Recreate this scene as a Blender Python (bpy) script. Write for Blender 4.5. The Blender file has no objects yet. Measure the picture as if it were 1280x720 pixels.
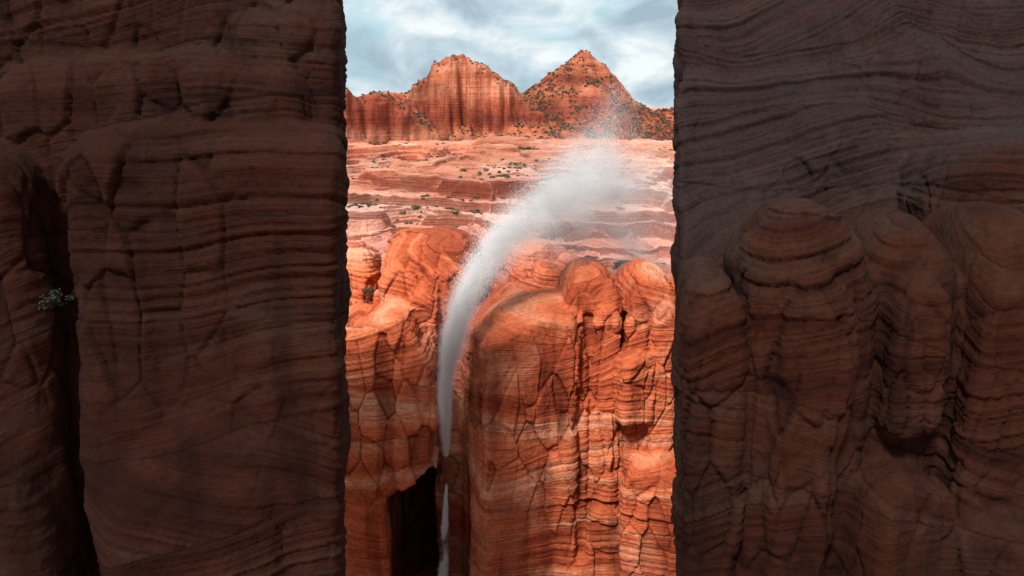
import bpy, math, time
import numpy as np
from mathutils import Vector
T0=time.time()
F=np.float32
rng=np.random.default_rng(11)
TAB=(rng.random(64**3)*2-1).astype(F)

# ------------------------------------------------------------------ noise
def vn(x,y,z):
    ix=np.floor(x).astype(np.int32); iy=np.floor(y).astype(np.int32); iz=np.floor(z).astype(np.int32)
    fx=(x-ix).astype(F); fy=(y-iy).astype(F); fz=(z-iz).astype(F)
    fx=fx*fx*(3-2*fx); fy=fy*fy*(3-2*fy); fz=fz*fz*(3-2*fz)
    x0=(ix&63)*4096; x1=((ix+1)&63)*4096; y0=(iy&63)*64; y1=((iy+1)&63)*64; z0=iz&63; z1=(iz+1)&63
    t=TAB.take
    a=t(x0+y0+z0); b=t(x1+y0+z0); c=t(x0+y1+z0); d=t(x1+y1+z0)
    e=t(x0+y0+z1); f=t(x1+y0+z1); g=t(x0+y1+z1); h=t(x1+y1+z1)
    a=a+(b-a)*fx; c=c+(d-c)*fx; e=e+(f-e)*fx; g=g+(h-g)*fx
    a=a+(c-a)*fy; e=e+(g-e)*fy
    return a+(e-a)*fz
def fbm(x,y,z,s,octv=3,off=0.0):
    r=0; a=1.0
    for o in range(octv):
        r=r+a*vn(x*s+off+o*7.3,y*s+off*1.7+o*3.1,z*s+off*.6+o*5.7); a*=.5; s*=2.03
    return r
def bspl(c,cell):
    q=(c-c.min())/cell; i=np.floor(q).astype(int); t=q-i
    m=i.max()+4; W=np.zeros((len(c),m),F); r=np.arange(len(c))
    W[r,i]=(1-t)**3/6; W[r,i+1]=(3*t**3-6*t**2+4)/6
    W[r,i+2]=(-3*t**3+3*t**2+3*t+1)/6; W[r,i+3]=t**3/6
    return W
def gridnoise(xs,ys,zs,cell,seed,az=1.0):
    A=bspl(xs,cell); B=bspl(ys,cell); C=bspl(zs,cell*az)
    R=np.random.default_rng(seed).random((A.shape[1],B.shape[1],C.shape[1])).astype(F)*2-1
    t=np.tensordot(A,R,(1,0)); t=np.tensordot(t,B,(1,1)); t=np.tensordot(t,C,(1,1))
    return (t*1.8).astype(F)
def worley(x,y,z):
    ix=np.floor(x).astype(np.int32); iy=np.floor(y).astype(np.int32); iz=np.floor(z).astype(np.int32)
    F1=np.full(x.shape,9,F); F2=F1.copy(); ID=np.zeros(x.shape,F)
    for a in (-1,0,1):
        for b in (-1,0,1):
            for c in (-1,0,1):
                h=((ix+a)&63)*4096+((iy+b)&63)*64+((iz+c)&63)
                r1=TAB.take(h); r2=TAB.take((h*7+1311)&262143); r3=TAB.take((h*13+771)&262143)
                d=np.sqrt((ix+a+.5+.45*r1-x)**2+(iy+b+.5+.45*r2-y)**2+(iz+c+.5+.45*r3-z)**2).astype(F)
                cl=d<F1
                F2=np.where(cl,F1,np.minimum(F2,d)); ID=np.where(cl,TAB.take((h*31+77)&262143),ID); F1=np.where(cl,d,F1)
    return F1,F2,ID

# 1-D bedding profiles
bs=np.linspace(-200,200,16384)
def bedprof(period,seed):
    r=np.random.default_rng(seed); e=[-201.]
    while e[-1]<201: e.append(e[-1]+period*(.35+1.3*r.random()))
    e=np.array(e); v=r.random(len(e))*2-1
    i=np.searchsorted(e,bs)-1; t=(bs-e[i])/(e[i+1]-e[i])
    return (v[i]*.6+ (1-(2*t-1)**4)*1.0-.6 - .25*t).astype(F)
P1=bedprof(2.2,1); P2=bedprof(.85,2); P3=bedprof(.4,3)
def bl(P,s): return np.interp(s,bs,P).astype(F)
def terr(period,seed,k):
    r=np.random.default_rng(seed); e=[-201.]
    while e[-1]<201: e.append(e[-1]+period*(.4+1.2*r.random()))
    e=np.array(e); i=np.searchsorted(e,bs)-1; t=(bs-e[i])/(e[i+1]-e[i])
    tt=np.clip((t-.5)/(1-k)+.5,0,1); tt=tt*tt*(3-2*tt)
    return e[i]+(e[i+1]-e[i])*tt
TR0=terr(2.6,7,.72); TR1=terr(1.1,8,.62); TR2=terr(.42,9,.5)

# ------------------------------------------------------------------ meshing
def surface_nets(f,o,h):
    s=f<0
    c8=[s[a:s.shape[0]-1+a,b:s.shape[1]-1+b,c:s.shape[2]-1+c] for a in (0,1) for b in (0,1) for c in (0,1)]
    al=c8[0].copy(); an=c8[0].copy()
    for q in c8[1:]: al&=q; an|=q
    act=an&~al; I=np.argwhere(act); n=len(I)
    cid=np.full(act.shape,-1,np.int32); cid[act]=np.arange(n)
    co=np.array([(a,b,c) for a in (0,1) for b in (0,1) for c in (0,1)])
    val=np.stack([f[I[:,0]+q[0],I[:,1]+q[1],I[:,2]+q[2]] for q in co],1)
    S=np.zeros((n,3)); N=np.zeros(n)
    for a in range(8):
        for b in range(a+1,8):
            if np.abs(co[a]-co[b]).sum()!=1: continue
            m=(val[:,a]<0)!=(val[:,b]<0)
            t=val[m,a]/(val[m,a]-val[m,b])
            S[m]+=co[a]+(co[b]-co[a])*t[:,None]; N[m]+=1
    V=(I+S/N[:,None])*h+np.array(o)
    Q=[]
    for ax in range(3):
        sl0=[slice(None)]*3; sl1=[slice(None)]*3
        sl0[ax]=slice(0,-1); sl1[ax]=slice(1,None)
        e=s[tuple(sl0)]!=s[tuple(sl1)]
        E=np.argwhere(e); b,c=[(1,2),(2,0),(0,1)][ax]
        ok=(E[:,b]>0)&(E[:,c]>0)&(E[:,b]<cid.shape[b])&(E[:,c]<cid.shape[c]); E=E[ok]
        ins=s[E[:,0],E[:,1],E[:,2]]
        def g(db,dc):
            G=E.copy(); G[:,b]+=db; G[:,c]+=dc; return cid[G[:,0],G[:,1],G[:,2]]
        q=np.stack([g(-1,-1),g(0,-1),g(0,0),g(-1,0)],1)
        q[~ins]=q[~ins][:,::-1]; Q.append(q)
    return V,np.concatenate(Q)
def subdiv(V,Q):
    n=len(V); e=np.stack([Q,np.roll(Q,-1,1)],2).reshape(-1,2); e=np.sort(e,1).astype(np.int64)
    key=e[:,0]*n+e[:,1]; u,inv=np.unique(key,return_inverse=True)
    em=(V[u//n]+V[u%n])/2; fc=V[Q].mean(1)
    ei=(inv.reshape(-1,4)+n); fi=np.arange(len(Q))+n+len(u)
    NQ=np.concatenate([np.stack([Q[:,k],ei[:,k],fi,ei[:,k-1]],1) for k in range(4)])
    return np.concatenate([V,em,fc]),NQ
def smooth(V,Q,it=1,l=.5):
    e=np.stack([Q,np.roll(Q,-1,1)],2).reshape(-1,2); n=len(V)
    for _ in range(it):
        w=np.bincount(e[:,0],minlength=n)+np.bincount(e[:,1],minlength=n)
        A=np.stack([np.bincount(e[:,0],V[e[:,1],k],n)+np.bincount(e[:,1],V[e[:,0],k],n) for k in range(3)],1)
        V=V*(1-l)+l*A/np.maximum(w,1)[:,None]
    return V
def normals(V,Q):
    nf=np.cross(V[Q[:,2]]-V[Q[:,0]],V[Q[:,3]]-V[Q[:,1]]); n=len(V)
    N=np.stack([sum(np.bincount(Q[:,k],nf[:,c],n) for k in range(4)) for c in range(3)],1)
    return N/np.maximum(np.linalg.norm(N,axis=1),1e-9)[:,None]
def mkmesh(name,V,Q,attrs={},mat=None,parent=None,sm=True):
    me=bpy.data.meshes.new(name); k=Q.shape[1]
    me.vertices.add(len(V)); me.vertices.foreach_set('co',np.ascontiguousarray(V,dtype=F).ravel())
    me.loops.add(Q.size); me.loops.foreach_set('vertex_index',np.ascontiguousarray(Q,dtype=np.int32).ravel())
    me.polygons.add(len(Q)); me.polygons.foreach_set('loop_start',np.arange(0,Q.size,k,dtype=np.int32))
    me.polygons.foreach_set('loop_total',np.full(len(Q),k,np.int32))
    me.polygons.foreach_set('use_smooth',np.full(len(Q),sm))
    for a,v in attrs.items():
        if v.ndim==2:
            at=me.attributes.new(a,'FLOAT_COLOR','POINT'); at.data.foreach_set('color',np.ascontiguousarray(np.concatenate([v,np.ones((len(v),1))],1),dtype=F).ravel())
        else:
            at=me.attributes.new(a,'FLOAT','POINT'); at.data.foreach_set('value',np.ascontiguousarray(v,dtype=F))
    me.update(calc_edges=True)
    ob=bpy.data.objects.new(name,me); bpy.context.collection.objects.link(ob)
    if mat: me.materials.append(mat)
    if parent: ob.parent=parent
    return ob
def empty(name):
    o=bpy.data.objects.new(name,None); bpy.context.collection.objects.link(o); return o

# ------------------------------------------------------------------ SDF tools
def smin(a,b,k):
    h=np.clip(.5+.5*(b-a)/k,0,1); return b+(a-b)*h-k*h*(1-h)
def smax(a,b,k): return -smin(-a,-b,k)
def column(X,Y,Z,cx,cy,hx,hy,zt,r=2.,R=2.,rot=0,taper=0.,dome=1.,zb=None,tilt=0.):
    c,s=math.cos(rot),math.sin(rot)
    x=(X-cx)*c+(Y-cy)*s; y=-(X-cx)*s+(Y-cy)*c
    g=np.clip(zt-Z,0,40)*taper
    qx=np.abs(x)-hx-g+r; qy=np.abs(y)-hy-g+r
    d=np.sqrt(np.maximum(qx,0)**2+np.maximum(qy,0)**2)+np.minimum(np.maximum(qx,qy),0)-r
    dz=Z-(zt+tilt*x-dome*np.minimum((x/hx)**2+(y/hy)**2,1.6))
    if zb is not None: dz=np.maximum(dz,zb-Z)
    a=d+R; b=dz+R
    return np.sqrt(np.maximum(a,0)**2+np.maximum(b,0)**2)+np.minimum(np.maximum(a,b),0)-R
def capsule(X,Y,Z,a,b,ra,rb,sy=1.):
    ab=np.array(b)-np.array(a); L=(ab**2).sum()
    t=np.clip(((X-a[0])*ab[0]+(Y-a[1])*ab[1]+(Z-a[2])*ab[2])/L,0,1)
    return np.sqrt((X-a[0]-ab[0]*t)**2+((Y-a[1]-ab[1]*t)*sy)**2+(Z-a[2]-ab[2]*t)**2)-(ra+(rb-ra)*t)
def sstep(v,a,b):
    t=np.clip((v-a)/(b-a),0,1); return t*t*(3-2*t)

# plateau height (world metres, camera height = 0)
def Hplat(x,y):
    x=x.astype(F); y=y.astype(F); z0=np.zeros_like(x)
    yw=y+fbm(x,y*.5,z0+1.7,1/15.,3,8.)*np.interp(y,[112,125,160,230,300],[2,6,11,9,5])
    b=np.interp(yw,[95,112,118,120.2,128,130,139,141.2,151,153,163,165,176,183,198,201,222,240,330,2000],
        [-31,-30.3,-29.4,-26.8,-26.2,-22.9,-22.4,-19.2,-18.8,-16.4,-15.9,-14.2,-13.6,-12.8,-12.1,-11.4,-10.7,-10.2,-45,-45])
    n1=fbm(x,y*.8,z0+3.3,1/9.,2); n3=fbm(x,y*.45,z0+13.3,1/13.,2,3.); n2=fbm(x,y*.9,z0+9.1,1/22.,2,5.)
    w1=np.interp(y,[112,120,150,180,230,300],[1.2,2.2,2.4,.9,.4,.5]); w3=np.interp(y,[135,165,215,250],[0,2.4,2.2,.5])
    w2=np.interp(y,[120,170,230,400,900],[.6,1.4,.8,5,9])
    far=np.clip((y-600)/3000,0,1)
    return b+(1-np.abs(n1))*w1*1.3-w1+(1-(n3*1.3)**2*1.4)*w3-w3*.8+n2*w2*(1-far)
def bedcoord(x,y,z):
    w=fbm(x,y,z*.6,1/20.,2,2.)*3.6+fbm(x,y,z,1/7.,1,8.)*.35
    zz=z+w; pk=np.floor(zz/7.5+fbm(x,y,z*0,1/40.,1,4.)*.8)
    r1=TAB.take((pk.astype(int)*977+50)&262143); r2=TAB.take((pk.astype(int)*557+90)&262143)
    return (zz+r1*.36*x+r2*.3*(y-100)).astype(F)
def lerp3(v,p,c):
    return np.stack([np.interp(v,p,[k[i] for k in c]) for i in range(3)],1)
def rockcol(x,y,z,bed,cols,sc=1.,nz=None,cav=None,pale=None,dark=None,darkc=(.2,.17,.19),streak=1.):
    n1=.5+.33*fbm(x*.03*sc,y*.03*sc,bed*.55*sc,1.,4)
    n3=.5+.33*fbm(x,y,z,.11*sc,4,6.)
    c=lerp3(n1,[.25,.45,.6,.78],cols)
    f=(sstep(n3,.5,.78)*.6)[:,None]; c=c*(1-f)+np.array(cols[3])*f
    c=c*(.80+.42*(sstep(.5+.33*fbm(x,y,z,.035,3,9.),.2,.8)))[:,None]
    if pale is not None:
        pf=(pale*(.45+.55*sstep(.5+.33*fbm(x,y,z,.09,3,2.),.3,.65)))[:,None]
        c=c*(1-pf)+(c*.35+np.array((.57,.42,.38))*.65)*pf
    vf=.5+.33*fbm(x*.42,y*.42,z*.05,1.,4,15.)
    vm=sstep(vf,.54,.78)*.65*streak*(sstep(nz,.7,.3) if nz is not None else 1)
    vm=vm[:,None]
    c=c*(1-vm)+c*np.array((.42,.33,.34))*vm
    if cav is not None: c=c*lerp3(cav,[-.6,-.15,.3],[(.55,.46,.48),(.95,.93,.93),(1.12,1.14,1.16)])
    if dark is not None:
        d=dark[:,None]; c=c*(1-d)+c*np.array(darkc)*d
    return np.clip(c,0,.9)

def finish_rock(name,V,Q,mat,parent,ledge=.34,block=.5,crack=.35,bs_=(2.9,2.9,7.),darkf=None,palef=None,noisea=.25,darkc=(.2,.17,.19)):
    V,Q=subdiv(V,Q); V=smooth(V,Q,1,.5); N=normals(V,Q)
    x,y,z=[V[:,i].astype(F) for i in range(3)]
    s=bedcoord(x,y,z)
    amp=.6+.9*vn(x*.09+3,y*.09,z*.09+9)
    up=np.clip(N[:,2],0,1)
    d=ledge*amp*(1+.7*up)*(bl(P1,s)*.55+bl(P2,s)*.6+bl(P3,s)*.35)
    wx=fbm(x,y,z*.5,.2,2,3.)*.32
    F1,F2,ID=worley(x/bs_[0]+wx,y/bs_[1]+wx*.7,z/bs_[2]+wx*.5)
    mk=np.clip(.45+vn(x*.07+33,y*.07,z*.07)*1.2,0,1)*(1-.75*up)
    d=d+block*ID*mk-crack*np.exp(-((F2-F1)/.055)**2)*mk
    G1,G2,ID2=worley(x/1.5+wx*2,y/1.5,z/2.1+wx)
    d=d+(block*.18*ID2-crack*.07*np.exp(-((G2-G1)/.07)**2))*mk
    d=d+noisea*fbm(x,y,z,.45,3,6.)
    V=V+N*d[:,None]
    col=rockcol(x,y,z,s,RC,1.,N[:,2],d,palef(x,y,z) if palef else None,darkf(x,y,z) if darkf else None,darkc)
    return mkmesh(name,V,Q,dict(bed=s,col=col),mat,parent)

# ------------------------------------------------------------------ materials
class NT:
    def __init__(s,tree): s.t=tree; s.n=tree.nodes; s.l=tree.links
    def add(s,ty,**k):
        n=s.n.new(ty)
        for a,b in k.items(): setattr(n,a,b)
        return n
    def set(s,sock,v):
        if isinstance(v,bpy.types.NodeSocket): s.l.new(v,sock)
        else: sock.default_value=v
    def math(s,op,a,b=0.,c=None):
        n=s.add('ShaderNodeMath',operation=op)
        s.set(n.inputs[0],a); s.set(n.inputs[1],b)
        if c is not None: s.set(n.inputs[2],c)
        return n.outputs[0]
    def mix(s,f,a,b,bt='MIX'):
        n=s.add('ShaderNodeMix',data_type='RGBA',blend_type=bt)
        s.set(n.inputs[0],f); s.set(n.inputs[6],a); s.set(n.inputs[7],b); return n.outputs[2]
    def xyz(s,x,y,z):
        n=s.add('ShaderNodeCombineXYZ'); s.set(n.inputs[0],x); s.set(n.inputs[1],y); s.set(n.inputs[2],z); return n.outputs[0]
    def noise(s,v,sc,det=4,ro=.55,dist=0.):
        n=s.add('ShaderNodeTexNoise'); s.set(n.inputs['Vector'],v); n.inputs['Scale'].default_value=sc
        n.inputs['Detail'].default_value=det; n.inputs['Roughness'].default_value=ro; n.inputs['Distortion'].default_value=dist
        return n.outputs['Fac']
    def ramp(s,f,st):
        n=s.add('ShaderNodeValToRGB'); s.set(n.inputs[0],f); e=n.color_ramp.elements
        while len(e)<len(st): e.new(.5)
        for q,(p,c) in zip(e,st):
            q.position=p; q.color=(c,c,c,1) if not isinstance(c,tuple) else (*c,1)
        return n.outputs[0]
def newmat(name):
    m=bpy.data.materials.new(name); m.use_nodes=True; t=NT(m.node_tree)
    return m,t,m.node_tree.nodes['Principled BSDF']
def rockmat(name,sc=1.,bump=.16,lam=1.):
    m,t,p=newmat(name)
    g=t.add('ShaderNodeNewGeometry'); pos=g.outputs['Position']
    ab=t.add('ShaderNodeAttribute',attribute_name='bed'); ac=t.add('ShaderNodeAttribute',attribute_name='col')
    sv=t.add('ShaderNodeVectorMath',operation='MULTIPLY'); t.l.new(pos,sv.inputs[0]); sv.inputs[1].default_value=(.12*sc,.12*sc,0)
    sa=t.add('ShaderNodeVectorMath',operation='ADD'); t.l.new(sv.outputs[0],sa.inputs[0]); t.l.new(t.xyz(0.,0.,t.math('MULTIPLY',ab.outputs['Fac'],3.2*sc)),sa.inputs[1])
    n2=t.noise(sa.outputs[0],1,2,.65); n4=t.noise(pos,1.8*sc,4,.7)
    c=ac.outputs['Color']
    c=t.mix(.58*lam,c,t.ramp(n2,[(.3,.5),(.43,.95),(.55,1.05),(.7,1.3)]),'MULTIPLY')
    c=t.mix(.75,c,t.ramp(n4,[(.25,.55),(.5,1.03),(.75,1.4)]),'MULTIPLY')
    t.l.new(c,p.inputs['Base Color']); p.inputs['Roughness'].default_value=.92
    p.inputs['Specular IOR Level'].default_value=.12
    h=t.math('ADD',t.math('MULTIPLY',n2,1.3*lam),n4)
    b=t.add('ShaderNodeBump'); b.inputs['Strength'].default_value=.85; b.inputs['Distance'].default_value=bump/sc*1.6
    t.l.new(h,b.inputs['Height']); t.l.new(b.outputs[0],p.inputs['Normal'])
    return m
RC=[(.37,.074,.031),(.56,.126,.050),(.63,.178,.078),(.69,.295,.17)]
PC=[(.40,.108,.056),(.56,.18,.092),(.61,.245,.14),(.66,.34,.23)]
HC=[(.17,.040,.025),(.31,.075,.037),(.41,.125,.062),(.49,.20,.115)]
M_rock=rockmat('red_sandstone',1.,.15); M_plat=rockmat('slickrock',.7); M_hill=rockmat('hill_rock',.16,.14,.6); M_dim=rockmat('dimmed_sandstone',1.2,.12,.7)  # last one: side walls, their dimming is put into the vertex colour
def foliage(name,c1,c2):
    m,t,p=newmat(name); g=t.add('ShaderNodeNewGeometry')
    c=t.ramp(t.noise(g.outputs['Position'],1.3,2),[(.35,c1),(.65,c2)])
    t.l.new(c,p.inputs['Base Color']); p.inputs['Roughness'].default_value=.8; return m
M_shr=foliage('desert_scrub',(.035,.042,.022),(.09,.09,.048))
M_bush=foliage('bush_leaves',(.03,.06,.02),(.09,.13,.045))
M_bush_dim=foliage('shaded_bush_leaves',(.012,.02,.012),(.02,.03,.018))  # leaf colour darkened to sit with the dimmed west wall
print('setup',time.time()-T0)

# ------------------------------------------------------------------ main cliff
def grid(x0,x1,y0,y1,z0,z1,h):
    return [np.arange(a,b,h).astype(F) for a,b in ((x0,x1),(y0,y1),(z0,z1))]
h=.31
xs,ys,zs=grid(-36,38,93,138,-80,-12,h)
n1=gridnoise(xs,ys,zs,5.5,21,1.6); n2=gridnoise(xs,ys,zs,5.5,22,1.6); n3=gridnoise(xs,ys,zs,2.4,23,1.3)
X0=xs[:,None,None]; Y0=ys[None,:,None]; Z=zs[None,None,:]+np.zeros_like(n1)
X=X0+n1*.6; Y=Y0+n2*.8
gx,gy=np.meshgrid(xs,ys,indexing='ij'); HP=Hplat(gx,gy)
f=(Z-HP[:,:,None])*.8
f=smax(f,107.0-Y,3.)
C=lambda *a,**k: column(X,Y,Z,*a,**k)
cols=[
 C(-11.9,117,6.8,9,-17.9,r=2.6,R=2.4,dome=1.8,taper=.03,zb=-34),
 C(-15.6,111.5,3.2,5,-20.8,r=1.4,R=1.6,dome=1.4),
 C(-9.2,112,3.6,5.5,-21.2,r=1.4,R=1.6,dome=1.2),
 C(-12.2,109.5,2.4,4.5,-24.4,r=1.,R=1.2,dome=.8),
 C(-16.2,109.5,4.2,9.2,-26.0,r=1.6,R=2.4,dome=1.8,taper=.02),
 C(-12.9,105.5,2.7,6.0,-30.5,r=1.2,R=1.6,dome=1.6,taper=.01),
 C(-21.,107.5,3.2,7.5,-27.5,r=1.4,R=2,dome=1.6,taper=.03),
 C(-26,109,4.5,9,-27,r=3,R=3,dome=2,taper=.02),
 C(-24.6,120,4.0,7,-20.8,r=2,R=2.,dome=1.5),
 C(-34,108,6,9,-26,r=3,R=3),
 # right block (two planes meeting at a vertical arris)
 C(-1.6,107.0,5.1,9.9,-27.2,r=.7,R=1.,rot=.34,dome=.4,taper=.012,tilt=.34),
 C(4.2,107.8,5.8,8.4,-26.2,r=.7,R=1.,rot=-.16,dome=.4,taper=.005),
 C(-4.7,107,2.2,6.5,-30.5,r=.9,R=1.2,rot=.3,dome=.7),
 C(7.6,107.4,3.0,7.0,-30.5,r=.8,R=1.2,dome=1.),
 C(2.2,100.8,1.6,2.4,-43,r=.6,R=.8,rot=.5,dome=1.4,taper=.02),
 # boulders standing on the rim behind the block
 C(5.2,121.5,2.6,2.6,-23.6,r=1.8,R=1.8,dome=.8,rot=.4),
 C(.8,122,1.8,2.0,-24.6,r=1.2,R=1.4,dome=.6,rot=.2),
 C(8.8,123.5,1.8,2.4,-23.2,r=1.,R=1.2,dome=.6,rot=-.3),
 # right pillars: broad layered caps on long fluted shafts
 C(10.6,109.6,3.9,7.6,-21.6,r=1.6,R=3.0,dome=1.4,taper=.004),
 C(12.6,106.,1.7,5.2,-24.6,r=.9,R=2.,dome=1.,taper=.008),
 C(8.6,106.2,1.6,5.0,-25.2,r=.9,R=2.,dome=1.,taper=.006),
 C(18.6,109.4,3.7,7.6,-21.7,r=1.6,R=3.,dome=1.3,taper=.004),
 C(20.4,105.6,1.7,5.2,-24.4,r=.9,R=2.,dome=1.,taper=.01),
 C(16.6,106.0,1.5,5.0,-25.4,r=.8,R=1.8,dome=1.),
 C(16.0,102.2,2.2,3.6,-31.5,r=.5,R=.6,rot=.3,dome=.8,zb=-41.5),
 C(24.5,108,3.2,7.5,-23.5,r=2,R=2.5,dome=1.5),
 C(31,107,4.5,9,-22.5,r=3,R=3),
 C(20.5,102.5,4.2,5.5,-46,r=.8,R=1.,rot=-.2,dome=2.,taper=.03),
 C(13.0,103.2,2.2,3.6,-53,r=.7,R=.9,dome=1.6,taper=.04),
 C(9.0,101.4,1.8,3.0,-61,r=.6,R=.6,rot=.4,dome=1.2,taper=.05),
]
for c in cols: f=smin(f,c,.3)
slot=np.maximum(np.maximum(np.abs(X0+8.9+n3*.3)-1.5,Y0-107.),-47.8-Z)
f=smax(f,-slot,.8)
alc=capsule(X0+n3*.4,Y0,Z,(-10.9,104,-49.2),(-14.2,104,-55),.8,3.2,.2)
alc=np.minimum(alc,capsule(X0+n3*.4,Y0,Z,(-14.2,104,-55),(-14.3,104,-84),3.2,3.9,.2))
alc=smin(alc,np.maximum(np.maximum(np.abs(X0+9.4)-1.9,Y0-105),Z+48.6),.5)
f=smax(f,-alc,.5)
f=f+n3*.24
V,Q=surface_nets(f.astype(F),(xs[0],ys[0],zs[0]),h)
print('main nets',len(V),time.time()-T0)
cliff=empty('sandstone_cliff')
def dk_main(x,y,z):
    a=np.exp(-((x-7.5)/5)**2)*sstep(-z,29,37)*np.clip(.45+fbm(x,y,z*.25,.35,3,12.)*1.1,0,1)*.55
    alc_shade=sstep(y,101.5,104.5)*sstep(-z,48.2,49.5)*sstep(np.abs(x+12.5),7.5,5.5)  # shade inside the alcove, painted into the rock colour
    return np.clip(np.maximum(a,alc_shade*.9*np.interp(x,[-12,-10],[1,.55])),0,.95)
def pl_main(x,y,z): return np.clip((y-117)/8,0,1)*.5
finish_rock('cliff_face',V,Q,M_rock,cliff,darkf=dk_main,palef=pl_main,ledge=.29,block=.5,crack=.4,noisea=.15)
print('main',time.time()-T0)

# ------------------------------------------------------------------ added near wall, west side
h=.34
xs,ys,zs=grid(-60,-9,50,70,-50,12,h)
n1=gridnoise(xs,ys,zs,5.5,31,1.6); n2=gridnoise(xs,ys,zs,5.5,32,1.6); n3=gridnoise(xs,ys,zs,2.4,33,1.3)
X0=xs[:,None,None]; Y0=ys[None,:,None]; Z=zs[None,None,:]+np.zeros_like(n1)
X=X0+n1*.8; Y=Y0+n2*.9
C=lambda *a,**k: column(X,Y,Z,*a,**k)
f=np.maximum(np.maximum(62.5-Y,Y-67),Z-11)
for c in [
 C(-22.0,61,10.8,5.2,-.8,r=2.5,R=2.2,dome=1.2,taper=.015),
 C(-16.,59.,4.,4.2,-13,r=2.,R=2.5,dome=2,taper=.02),
 C(-24.,58.3,6.5,4.6,-20,r=3.,R=3.5,dome=4,taper=.05),
 C(-28.5,58.5,3,3.5,-8,r=2,R=2.5,dome=1.5,taper=.02),
 C(-39.6,61,4.6,5.5,-2.6,r=2.5,R=2,dome=1,taper=.0),
 C(-42,58,6.,4.5,-21,r=2.5,R=3,dome=3,taper=.08),
 C(-50,62,6,5.5,0,r=2.5,R=2),
 C(-27,63.5,12,4.0,4.2,r=2,R=1.6,dome=1.2),
 C(-17,64.,5,3,7.6,r=2,R=1.6,dome=1.)]: f=smin(f,c,.5)
cut=(X0+.2*Y0-.047*Z)*.97+.45+n3*.4+n1*.3
f=smax(f,cut,1.2); f=smax(f,Y0-67.2,.5); f=f+n3*.22
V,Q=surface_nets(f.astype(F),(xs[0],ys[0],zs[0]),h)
wallL=empty('added_side_wall')  # invented wall, added to fill the dim west margin
finish_rock('west_rock',V,Q,M_dim,wallL,darkf=lambda x,y,z:1.-.0*x,ledge=.26,block=.35,crack=.3,noisea=.2,darkc=(.040,.046,.054))  # whole wall painted near black to imitate the dimming
print('west',time.time()-T0)
# ------------------------------------------------------------------ added near wall, east side
h=.36
xs,ys,zs=grid(9,82,50,104,-50,17,h)
n1=gridnoise(xs,ys,zs,5.5,41,1.6); n2=gridnoise(xs,ys,zs,5.5,42,1.6); n3=gridnoise(xs,ys,zs,2.4,43,1.3)
X0=xs[:,None,None]; Y0=ys[None,:,None]; Z=zs[None,None,:]+np.zeros_like(n1)
X=X0+n1*.6; Y=Y0+n2*.7
C=lambda *a,**k: column(X,Y,Z,*a,**k)
f=(Z-(-15+(Y-74)*1.25+n1*2.6))*.6
f=np.maximum(f,Z-15.5); f=np.maximum(f,72-Y)
for c in [
 C(22.9,63,4.8,6.5,-7.2,r=2,R=3.4,dome=2.2,taper=.0),
 C(30.8,63.5,3.6,6,-8.2,r=2,R=3.,dome=1.8),
 C(38.0,63,3.8,6.5,-7.6,r=2,R=3,dome=1.8),
 C(46,63,4.2,6.5,-7.5,r=3,R=3,dome=1.8),
 C(15.6,62.5,2.6,6,-12.0,r=1.5,R=2.4,dome=1.8),
 C(22.5,58.0,2.6,3.2,-11.5,r=1.0,R=2.,dome=1.),
 C(30.4,58.6,2.2,3.4,-12.,r=1.,R=1.8,dome=1.,zb=-25),
 C(36.8,58.4,2.4,3.4,-11.5,r=1.,R=1.9,dome=1.),
 C(30.,56.2,3.2,3.0,-27,r=.6,R=.6,rot=.3,dome=1.2,taper=.04),
 C(37.,56.2,3.6,3.0,-30,r=.7,R=.7,rot=-.3,dome=1.5,taper=.05),
 C(52,80,14,12,-2,r=5,R=5,dome=3),
 C(34,90,7,9,2,r=4,R=4,dome=3)]: f=smin(f,c,.4)
cut=-((X0-.2*Y0+.047*Z)*.97-.45)+n3*.4+n1*.3
f=smax(f,cut,1.2); f=f+n3*.22
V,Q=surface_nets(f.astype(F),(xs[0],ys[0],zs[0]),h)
wallR=empty('added_side_wall')  # invented wall and rear slope, added to fill the dim east margin
finish_rock('east_rock',V,Q,M_dim,wallR,darkf=lambda x,y,z:1.-.0*x,
            palef=lambda x,y,z:np.clip((y-71)/4,0,1)*.8,ledge=.28,block=.35,crack=.3,noisea=.2,darkc=(.042,.046,.052))  # rock colour darkened all over in place of dimming
print('east',time.time()-T0)

# ------------------------------------------------------------------ plateau sheet (reaches the horizon)
def sheet(name,xx,yy,zz,mat,at={},parent=None):
    nx,ny=xx.shape; V=np.stack([xx.ravel(),yy.ravel(),zz.ravel()],1)
    i=np.arange(nx*ny).reshape(nx,ny)
    Q=np.stack([i[:-1,:-1],i[1:,:-1],i[1:,1:],i[:-1,1:]],-1).reshape(-1,4)
    return mkmesh(name,V,Q,at,mat,parent)
def terrain(x,y):
    z=Hplat(x,y)
    w=fbm(x,y,x*0,1/14.,2,20.)*1.1
    za=np.interp(z+w+x*.05,bs,TR0)-w-x*.05
    w=w*.6; zb=np.interp(z+w+x*.03,bs,TR1)-w-x*.03
    k=sstep(y,150,180); z2=za*(1-k)+zb*k
    z3=np.interp(z2+w*.5-x*.03,bs,TR2)-w*.5+x*.03
    return z+(z3-z)*np.where(y<330,.92,.2)
a=np.concatenate([np.linspace(-1.6,-.26,60),np.linspace(-.255,.255,640),np.linspace(.26,1.6,60)])
yy=np.concatenate([np.geomspace(131,300,850),np.geomspace(303,20000,80)])
A,YY=np.meshgrid(a,yy,indexing='ij'); XX=A*YY
x=XX.ravel().astype(F); y=YY.ravel().astype(F); z=terrain(x,y)
z=z+fbm(x,y,z,.8,3,9.)*.12*(y<300)
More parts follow.
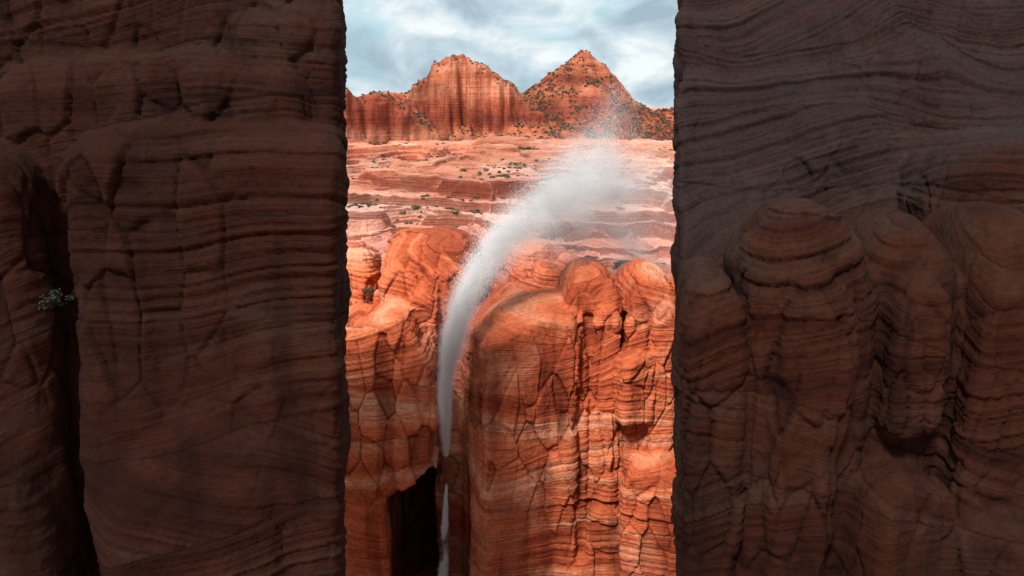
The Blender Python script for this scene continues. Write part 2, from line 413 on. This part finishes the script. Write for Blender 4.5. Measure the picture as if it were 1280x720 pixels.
pale=np.clip((180-y+fbm(x,y,x*0,.05,2)*14)/18,0,1)*np.clip(.8+x*.03,.4,1)*.8+.12+.35*sstep(fbm(x,y*.3,x*0,.09,3,7.),0.,.6)
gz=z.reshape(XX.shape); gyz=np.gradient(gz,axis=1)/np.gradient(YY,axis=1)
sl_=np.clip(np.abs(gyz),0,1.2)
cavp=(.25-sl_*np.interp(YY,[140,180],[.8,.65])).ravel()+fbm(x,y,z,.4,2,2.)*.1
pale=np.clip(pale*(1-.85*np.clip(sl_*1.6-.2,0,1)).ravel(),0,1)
bed=z*1.8+fbm(x,y,x*0,1/18.,2,3.)*1.2
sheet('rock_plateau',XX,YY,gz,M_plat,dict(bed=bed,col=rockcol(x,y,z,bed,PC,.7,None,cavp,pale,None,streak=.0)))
gx,gy=np.meshgrid(np.linspace(-400,400,161),np.concatenate([np.linspace(-400,40,40),np.linspace(44,140,60)]),indexing='ij')
x=gx.ravel().astype(F); y=gy.ravel().astype(F)
z=np.interp(y,[-400,66,100,140],[-47,-47,-77,-79]).astype(F)+fbm(x,y,x*0,.06,3)*1.3
sheet('canyon_floor',gx,gy,z.reshape(gx.shape),M_plat,dict(bed=z,col=rockcol(x,y,z,z,PC)))
print('plateau',time.time()-T0)

# ------------------------------------------------------------------ hills
def hillH(kind,x,y):
    x=x.astype(F); y=y.astype(F); z0=x*0
    if kind==0:
        S=np.interp(x,[-170,-120,-104,-88,-78,-70,-61,-52,-42,-33,-22,-10,4,20,44,70,110],[-40,-13,6,15,22,31,37.5,42,43.5,41,34,25,14,3,-9,-22,-45])
        cl=np.clip(np.interp(x,[-95,-74,-62,-8,8,28],[0,.3,1,1,.5,0]),0,1); yc=700
    elif kind==1:
        S=np.interp(x,[-60,-30,0,15,30,45,57,66,74,83,102,117,130,153,200,260],[-30,-12,9,14,24,35,44,50,49,41,23,7,-1,-5,-20,-45])
        cl=np.clip(np.interp(x,[90,120,150],[0,.1,.3]),0,1)*.5; yc=780
    else:
        S=np.interp(x,[-420,-300,-200,-125,-100,-87,-75,-60,-40],[6,12,11,12.5,12,8,0,-12,-45])
        cl=x*0+.95; yc=640
    S=S+fbm(x,z0,z0+3,1/9.,3,kind*5.+1)*1.7
    B=-45.
    wob=fbm(x,z0,z0+kind*9,1/26.,4,4.)*24+fbm(x,y,z0,1/10.,2,6.)*6
    d=yc+wob*(.15+.85*cl)-y
    gs=1-np.clip(d/95,0,1)
    gc=np.interp(d,[0,8,14,18,22,34,50,100],[1,.94,.86,.58,.32,.27,.13,0])
    gb=1-np.clip(-d/80,0,1)
    g=np.where(d>0,gs*(1-cl)+gc*cl,gb)
    n=fbm(x,y,z0,1/20.,5,8.)*5.2-np.abs(fbm(x,y*.3,z0,1/18.,4,14.))*11*np.clip(1.15-g,0,.7)
    z=B+(S-B)*g+n*np.clip((S-B)/40,0,1)
    w=fbm(x,y,z0,1/30.,2,11.)*5
    return z+(np.interp((z+w)/3.4,bs,TR1)*3.4-w-z)*(.1 if kind==1 else .2)
for k,(nm,b) in enumerate([('rock_butte',(-175,120,585,800)),('conical_hill',(-70,270,665,880)),('mesa',(-420,-35,525,740))]):
    gx,gy=np.meshgrid(np.arange(b[0],b[1],.9),np.arange(b[2],b[3],.9),indexing='ij')
    x=gx.ravel().astype(F); y=gy.ravel().astype(F); z=hillH(k,x,y)
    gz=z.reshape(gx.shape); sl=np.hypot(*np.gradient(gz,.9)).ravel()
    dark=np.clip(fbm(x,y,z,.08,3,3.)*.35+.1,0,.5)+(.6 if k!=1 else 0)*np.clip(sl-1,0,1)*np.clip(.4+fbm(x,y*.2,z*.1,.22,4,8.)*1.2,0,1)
    sheet(nm,gx,gy,gz,M_hill,dict(bed=z,col=rockcol(x,y,z,z,HC,.16,None,fbm(x,y,z,.12,3,7.)*.35+.1,np.clip(.4-sl,0,.3),np.clip(dark,0,1),(.35,.22,.24),streak=.3)))
print('hills',time.time()-T0)

# ------------------------------------------------------------------ vegetation
def leafmass(name,pos,size,nl,mat,leaf=.35,flat=.7,seed=3,parent=None):
    r=np.random.default_rng(seed); n=len(pos)
    c=np.repeat(pos,nl,0); s=np.repeat(size,nl)
    d=r.normal(size=(n*nl,3)); d/=np.linalg.norm(d,axis=1)[:,None]
    rad=r.random(n*nl)**.4*(.7+.5*r.random(n*nl)); d[:,2]=np.abs(d[:,2])*flat
    c=c+d*(rad*s)[:,None]
    u=r.normal(size=(n*nl,3)); u/=np.linalg.norm(u,axis=1)[:,None]
    w=np.cross(u,r.normal(size=(n*nl,3))); w/=np.linalg.norm(w,axis=1)[:,None]
    L=(leaf*s*(.6+.8*r.random(n*nl)))[:,None]
    V=np.stack([c-u*L,c+w*L*.6,c+u*L,c-w*L*.6],1).reshape(-1,3)
    return mkmesh(name,V,np.arange(len(V)).reshape(-1,4),{},mat,parent,False)
r=np.random.default_rng(4)
P=[];S=[]
for k,(x0,x1,y0,y1,n) in enumerate([(-110,75,612,708,3400),(-20,190,680,788,8500),(-170,-60,548,645,2600)]):
    x=r.uniform(x0,x1,n).astype(F); y=r.uniform(y0,y1,n).astype(F); z=hillH(k,x,y); z2=hillH(k,x,y-1.5); z3=hillH(k,x+1.5,y)
    ok=(np.hypot(z-z2,z-z3)/1.5<1.3)&(z>-43)&(fbm(x,y,z*0,.04,2,2.)>-.6)
    P.append(np.stack([x,y,z],1)[ok]); S.append(r.uniform(.45,1.45,ok.sum()))
leafmass('hill_scrub',np.concatenate(P),np.concatenate(S),16,M_shr,.5)
x=r.uniform(-.24,.24,1100); y=r.uniform(138,240,1100); x=x*y
ok=fbm(x.astype(F),y.astype(F),x.astype(F)*0,.05,2,31.)>.12
x=x[ok].astype(F); y=y[ok].astype(F)
leafmass('plateau_scrub',np.stack([x,y,terrain(x,y)],1),r.uniform(.2,.65,len(x)),40,M_shr,.3)
for (bx,by,s) in [(2.6,219,2.0),(4.2,221,1.6),(8.4,158,1.2),(-2.2,160,1.1),(0.2,175,1.0),(9.,170,.9)]:
    z=float(terrain(np.array([bx],F),np.array([by],F))[0])
    rr=np.random.default_rng(int(by)); q=rr.normal(size=(7,3))*[s*.6,s*.4,.1]+[bx,by,z]
    leafmass('bush',q,rr.uniform(.4,.7,7)*s,90,M_bush,.16,.8,int(by))
for (bx,by,bz,s,mt) in [(-20.6,110.5,-26.6,1.1,M_shr),(19.2,100.5,-38.6,.7,M_shr),(20.6,101,-38.0,.6,M_shr),(-34.2,57.8,-14.5,1.0,M_bush_dim),(15,112,-22.5,.5,M_shr)]:
    rr=np.random.default_rng(int(bx*7+500)); q=rr.normal(size=(7,3))*[s*.4,s*.4,s*.5]+[bx,by,bz]
    leafmass('bush',q,rr.uniform(.4,.7,7)*s,110,mt,.14,1.,5)
print('veg',time.time()-T0)

# ------------------------------------------------------------------ waterfall blown upward (real droplets + mist)
wf=empty('waterfall')
wm,t,p=newmat('water_droplets'); nt=wm.node_tree
nt.nodes.remove(p)
df=t.add('ShaderNodeBsdfDiffuse'); df.inputs[0].default_value=(.98,.98,.98,1)
tl=t.add('ShaderNodeBsdfTranslucent'); tl.inputs[0].default_value=(.98,.98,.98,1); mx_=t.add('ShaderNodeMixShader'); mx_.inputs[0].default_value=.42
t.l.new(df.outputs[0],mx_.inputs[1]); t.l.new(tl.outputs[0],mx_.inputs[2]); t.l.new(mx_.outputs[0],nt.nodes['Material Output'].inputs['Surface'])
path=np.array([(-9.3,103,-47.8,.35),(-8.95,100.2,-42,.8),(-8.6,97.5,-35.5,1.2),(-7.8,96.5,-29.8,1.55),(-6.4,96.5,-24.8,1.9),
 (-4.0,98.5,-19.6,2.2),(-.6,101.5,-16.4,2.6),(3.6,105,-14.2,3.1),(8.0,109,-12.0,3.8),(12.6,113,-10.4,4.7),(17.0,116,-10.0,5.4)],float)
br1=np.array([(9.0,112,-11,5.0),(12.5,114,-8,5.),(14.5,114,-4.0,4.4),(15.,114,1.,3.8)],float)
br2=np.array([(5.0,108,-14,5.0),(12,114,-14,7.5),(17.0,117,-16,8),(20,118,-20,7.5)],float)
def along(P,n,rr,pw=None):
    L=np.linalg.norm(np.diff(P[:,:3],axis=0),axis=1); cs=np.concatenate([[0],np.cumsum(L)])
    u=rr.random(n) if pw is None else pw(rr.random(n)); s=u*cs[-1]
    D=np.linspace(0,cs[-1],400); Q_=np.stack([np.interp(D,cs,P[:,k]) for k in range(P.shape[1])],1)
    ker=np.ones(41)/41; Qp=np.pad(Q_,((20,20),(0,0)),mode='reflect',reflect_type='odd'); Q_=np.stack([np.convolve(Qp[:,k],ker,'valid') for k in range(P.shape[1])],1)
    return np.stack([np.interp(s,D,Q_[:,k]) for k in range(P.shape[1])],1),u
def cloud(P,n,seed,size,spread=.55,pw=None,turb=1.,thr=0.,fade=None,soft=.25):
    rr=np.random.default_rng(seed); c,u=along(P,n,rr,pw)
    q=c[:,:3]+rr.normal(size=(n,3))*spread*c[:,3:4]
    x,y,z=[q[:,k].astype(F) for k in range(3)]; R=c[:,3]
    if turb>0:
        q[:,0]+=turb*R*(fbm(x,y,z,.13,3,3.)*.5); q[:,2]+=turb*R*(fbm(x,y,z,.13,3,13.)*.5)
    x,y,z=[q[:,k].astype(F) for k in range(3)]
    keep=fbm(x*1.0,y*.6,z*.6,.3,3,41.)+rr.normal(size=n)*soft>thr
    if fade is not None: keep&=rr.random(n)<fade(u)
    q=q[keep]; m=len(q)
    sz=size*(.5+.9*rr.random(m))
    T=np.array([(1,1,1),(-1,-1,1),(-1,1,-1),(1,-1,-1)],float)*.6
    a=rr.normal(size=(m,3)); a/=np.linalg.norm(a,axis=1)[:,None]; b=np.cross(a,rr.normal(size=(m,3))); b/=np.linalg.norm(b,axis=1)[:,None]; cc=np.cross(a,b)
    V=(q[:,None,:]+sz[:,None,None]*(T[None,:,0:1]*a[:,None]+T[None,:,1:2]*b[:,None]+T[None,:,2:3]*cc[:,None])).astype(F)
    i=np.arange(m,dtype=np.int32)[:,None]*4
    Q=np.concatenate([i+np.array([[0,1,2]]),i+np.array([[0,3,1]]),i+np.array([[0,2,3]]),i+np.array([[1,3,2]])])
    return V.reshape(-1,3),Q
parts=[cloud(path,110000,1,.042,.38,lambda u:u**1.1*.6,.3,-.9),
       cloud(path,420000,2,.029,.48,lambda u:.25+.75*u**.75,.35,-.6,lambda u:np.interp(u,[0,.5,.8,1],[1,.85,.85,.6]),.5),
       cloud(br1,220000,3,.020,.55,None,.0,-.15,lambda u:np.interp(u,[0,.5,1],[1,.5,.06]),.4),
       cloud(br2,400000,4,.020,.52,None,.0,-.2,lambda u:np.interp(u,[0,1],[1,.25]),.45)]
off=0;VV=[];QQ=[]
for v,q in parts: VV.append(v);QQ.append(q+off);off+=len(v)
mkmesh('spray',np.concatenate(VV),np.concatenate(QQ),{},wm,wf,False)
fall=np.array([(-9.3,103,-52.5,.14),(-9.5,102.5,-57,.4),(-9.9,102.,-64,.65),(-10.3,101.5,-72,.8),(-10.6,101,-79,.9)],float)
v,q=cloud(fall,130000,6,.045,.42,lambda u:u**.8,.5,-.6)
mkmesh('falling_stream',v,q,{},wm,wf,False)
hz=np.array([(-6.4,96.5,-24.8,2.3,.05),(-1,101,-16.7,3.4,.08),(4.6,106,-13.8,4.6,.10),(9,110,-12,5.8,.12),(14,114,-11.,6.8,.11),(19,117,-12,6.6,.06)],float)
hb=np.array([(10,113,-9.5,5.4,.10),(13,115,-6,5.,.07),(15,115,-1,4.4,.035),(15.5,115,3,3.6,.015)],float)
hc=np.array([(6,110,-15,5.4,.06),(11,114,-17,7,.07),(17,118,-19,7.5,.06)],float)
def rs(P,n):
    t=np.linspace(0,len(P)-1,n); i=np.arange(len(P)); return np.stack([np.interp(t,i,P[:,k]) for k in range(5)],1)
pts=np.concatenate([rs(hz,90),rs(hb,26),rs(hc,24)])
me=bpy.data.meshes.new('mist'); me.from_pydata([tuple(p_[:3]) for p_ in pts],[],[])
mist=bpy.data.objects.new('mist',me); bpy.context.collection.objects.link(mist); mist.parent=wf
vm=bpy.data.materials.new('mist_volume'); vm.use_nodes=True; nt=vm.node_tree; nt.nodes.clear()
o=nt.nodes.new('ShaderNodeOutputMaterial'); pv=nt.nodes.new('ShaderNodeVolumePrincipled')
pv.inputs['Color'].default_value=(1,1,1,1); pv.inputs['Density'].default_value=1.; pv.inputs['Anisotropy'].default_value=-.5
nt.links.new(pv.outputs[0],o.inputs['Volume']); me.materials.append(vm)
for nm,c_ in (('rad',3),('den',4)):
    a_=me.attributes.new(nm,'FLOAT','POINT'); a_.data.foreach_set('value',pts[:,c_].astype(F))
ng=bpy.data.node_groups.new('mist_density','GeometryNodeTree')
ng.interface.new_socket('Geometry',in_out='INPUT',socket_type='NodeSocketGeometry')
ng.interface.new_socket('Geometry',in_out='OUTPUT',socket_type='NodeSocketGeometry')
N_=ng.nodes; L_=ng.links
gi=N_.new('NodeGroupInput'); go=N_.new('NodeGroupOutput')
ps=N_.new('GeometryNodeInputPosition')
def M(op,a_,b_=0.):
    n=N_.new('ShaderNodeMath'); n.operation=op
    for s_,v_ in zip(n.inputs,(a_,b_)):
        if isinstance(v_,bpy.types.NodeSocket): L_.new(v_,s_)
        else: s_.default_value=v_
    return n.outputs[0]
def ntex(scale,det,dist,vec):
    n=N_.new('ShaderNodeTexNoise'); n.inputs['Scale'].default_value=scale; n.inputs['Detail'].default_value=det; n.inputs['Distortion'].default_value=dist
    L_.new(vec,n.inputs['Vector']); return n
nw=ntex(.14,3,.3,ps.outputs[0])
sub=N_.new('ShaderNodeVectorMath'); sub.operation='SUBTRACT'; L_.new(nw.outputs['Color'],sub.inputs[0]); sub.inputs[1].default_value=(.5,.5,.5)
scl=N_.new('ShaderNodeVectorMath'); scl.operation='SCALE'; L_.new(sub.outputs[0],scl.inputs[0]); scl.inputs['Scale'].default_value=7.
ad=N_.new('ShaderNodeVectorMath'); ad.operation='ADD'; L_.new(ps.outputs[0],ad.inputs[0]); L_.new(scl.outputs[0],ad.inputs[1])
sn=N_.new('GeometryNodeSampleNearest'); L_.new(gi.outputs[0],sn.inputs[0]); L_.new(ad.outputs[0],sn.inputs['Sample Position'])
def samp(field,ty):
    s=N_.new('GeometryNodeSampleIndex'); s.data_type=ty; L_.new(gi.outputs[0],s.inputs['Geometry']); L_.new(sn.outputs[0],s.inputs['Index'])
    L_.new(field,[i for i in s.inputs if i.name=='Value' and i.enabled][0]); return [i for i in s.outputs if i.enabled][0]
def nattr(nm):
    n=N_.new('GeometryNodeInputNamedAttribute'); n.data_type='FLOAT'; n.inputs[0].default_value=nm; return [i for i in n.outputs if i.enabled][0]
sp_=samp(ps.outputs[0],'FLOAT_VECTOR'); sr=samp(nattr('rad'),'FLOAT'); sd=samp(nattr('den'),'FLOAT')
ds=N_.new('ShaderNodeVectorMath'); ds.operation='DISTANCE'; L_.new(ad.outputs[0],ds.inputs[0]); L_.new(sp_,ds.inputs[1])
q=M('DIVIDE',ds.outputs['Value'],sr)
g=M('POWER',2.718,M('MULTIPLY',M('MULTIPLY',q,q),-1.8))
nf=ntex(.28,4,.3,ad.outputs[0])
nn=M('MULTIPLY',M('MAXIMUM',M('SUBTRACT',nf.outputs['Fac'],.36),0.),6.)
dn=M('MULTIPLY',M('MULTIPLY',g,nn),sd)
dn=M('MAXIMUM',M('SUBTRACT',dn,.003),0.)
vc=N_.new('GeometryNodeVolumeCube'); L_.new(dn,vc.inputs['Density'])
mn=(-13,90,-40); mxx=(30,128,10)
vc.inputs['Min'].default_value=mn; vc.inputs['Max'].default_value=mxx
for a_,b_,c_ in zip(('X','Y','Z'),mn,mxx): vc.inputs['Resolution '+a_].default_value=int((c_-b_)/.5)
smt=N_.new('GeometryNodeSetMaterial'); smt.inputs['Material'].default_value=vm
L_.new(vc.outputs[0],smt.inputs[0]); L_.new(smt.outputs[0],go.inputs[0])
md=mist.modifiers.new('mist_density','NODES'); md.node_group=ng
print('water',off,time.time()-T0)

# ------------------------------------------------------------------ light, sky, camera
sd_=np.array([-.26,-.60,.755]); sd_/=np.linalg.norm(sd_)
el=math.asin(sd_[2]); az=math.atan2(sd_[0],sd_[1])
su=bpy.data.lights.new('sun','SUN'); su.energy=4.7; su.angle=math.radians(9); su.color=(1,.95,.89)
so=bpy.data.objects.new('sun',su); bpy.context.collection.objects.link(so)
so.rotation_euler=Vector(-sd_).to_track_quat('-Z','Y').to_euler()
w=bpy.data.worlds.new('World'); bpy.context.scene.world=w; w.use_nodes=True; t=NT(w.node_tree)
bg=w.node_tree.nodes['Background']; sky=t.add('ShaderNodeTexSky',sky_type='NISHITA'); sky.sun_disc=False
sky.sun_elevation=el; sky.sun_rotation=az
tc=t.add('ShaderNodeTexCoord')
mp=t.add('ShaderNodeVectorMath',operation='MULTIPLY'); t.l.new(tc.outputs['Generated'],mp.inputs[0]); mp.inputs[1].default_value=(6.5,6.5,12)
mp2=t.add('ShaderNodeVectorMath',operation='ADD'); t.l.new(mp.outputs[0],mp2.inputs[0]); mp2.inputs[1].default_value=(4.3,0,1.4)
c1=t.noise(mp2.outputs[0],.9,4,.5,.3); c2=t.noise(mp2.outputs[0],1.4,5,.55,.4)
cc=t.ramp(c2,[(.36,(3.5,4.7,5.5)),(.50,(5.4,6.6,7.3)),(.63,(8.4,8.9,9.0))])
blue=t.mix(.85,sky.outputs[0],(4.2,6.9,7.7,1))
col=t.mix(t.ramp(c1,[(.34,.25),(.50,1.)]),blue,cc)
t.l.new(col,bg.inputs[0]); bg.inputs[1].default_value=.11
cam=bpy.data.cameras.new('camera'); co=bpy.data.objects.new('camera',cam); bpy.context.collection.objects.link(co)
cam.lens=27.8; cam.sensor_width=36; cam.clip_end=40000; cam.clip_start=.5
co.location=(0,0,0); co.rotation_euler=(math.radians(90-13),0,0)
bpy.context.scene.camera=co
vs=bpy.context.scene.view_settings; vs.view_transform='Standard'; vs.look='None'; vs.exposure=0
print('done',time.time()-T0)
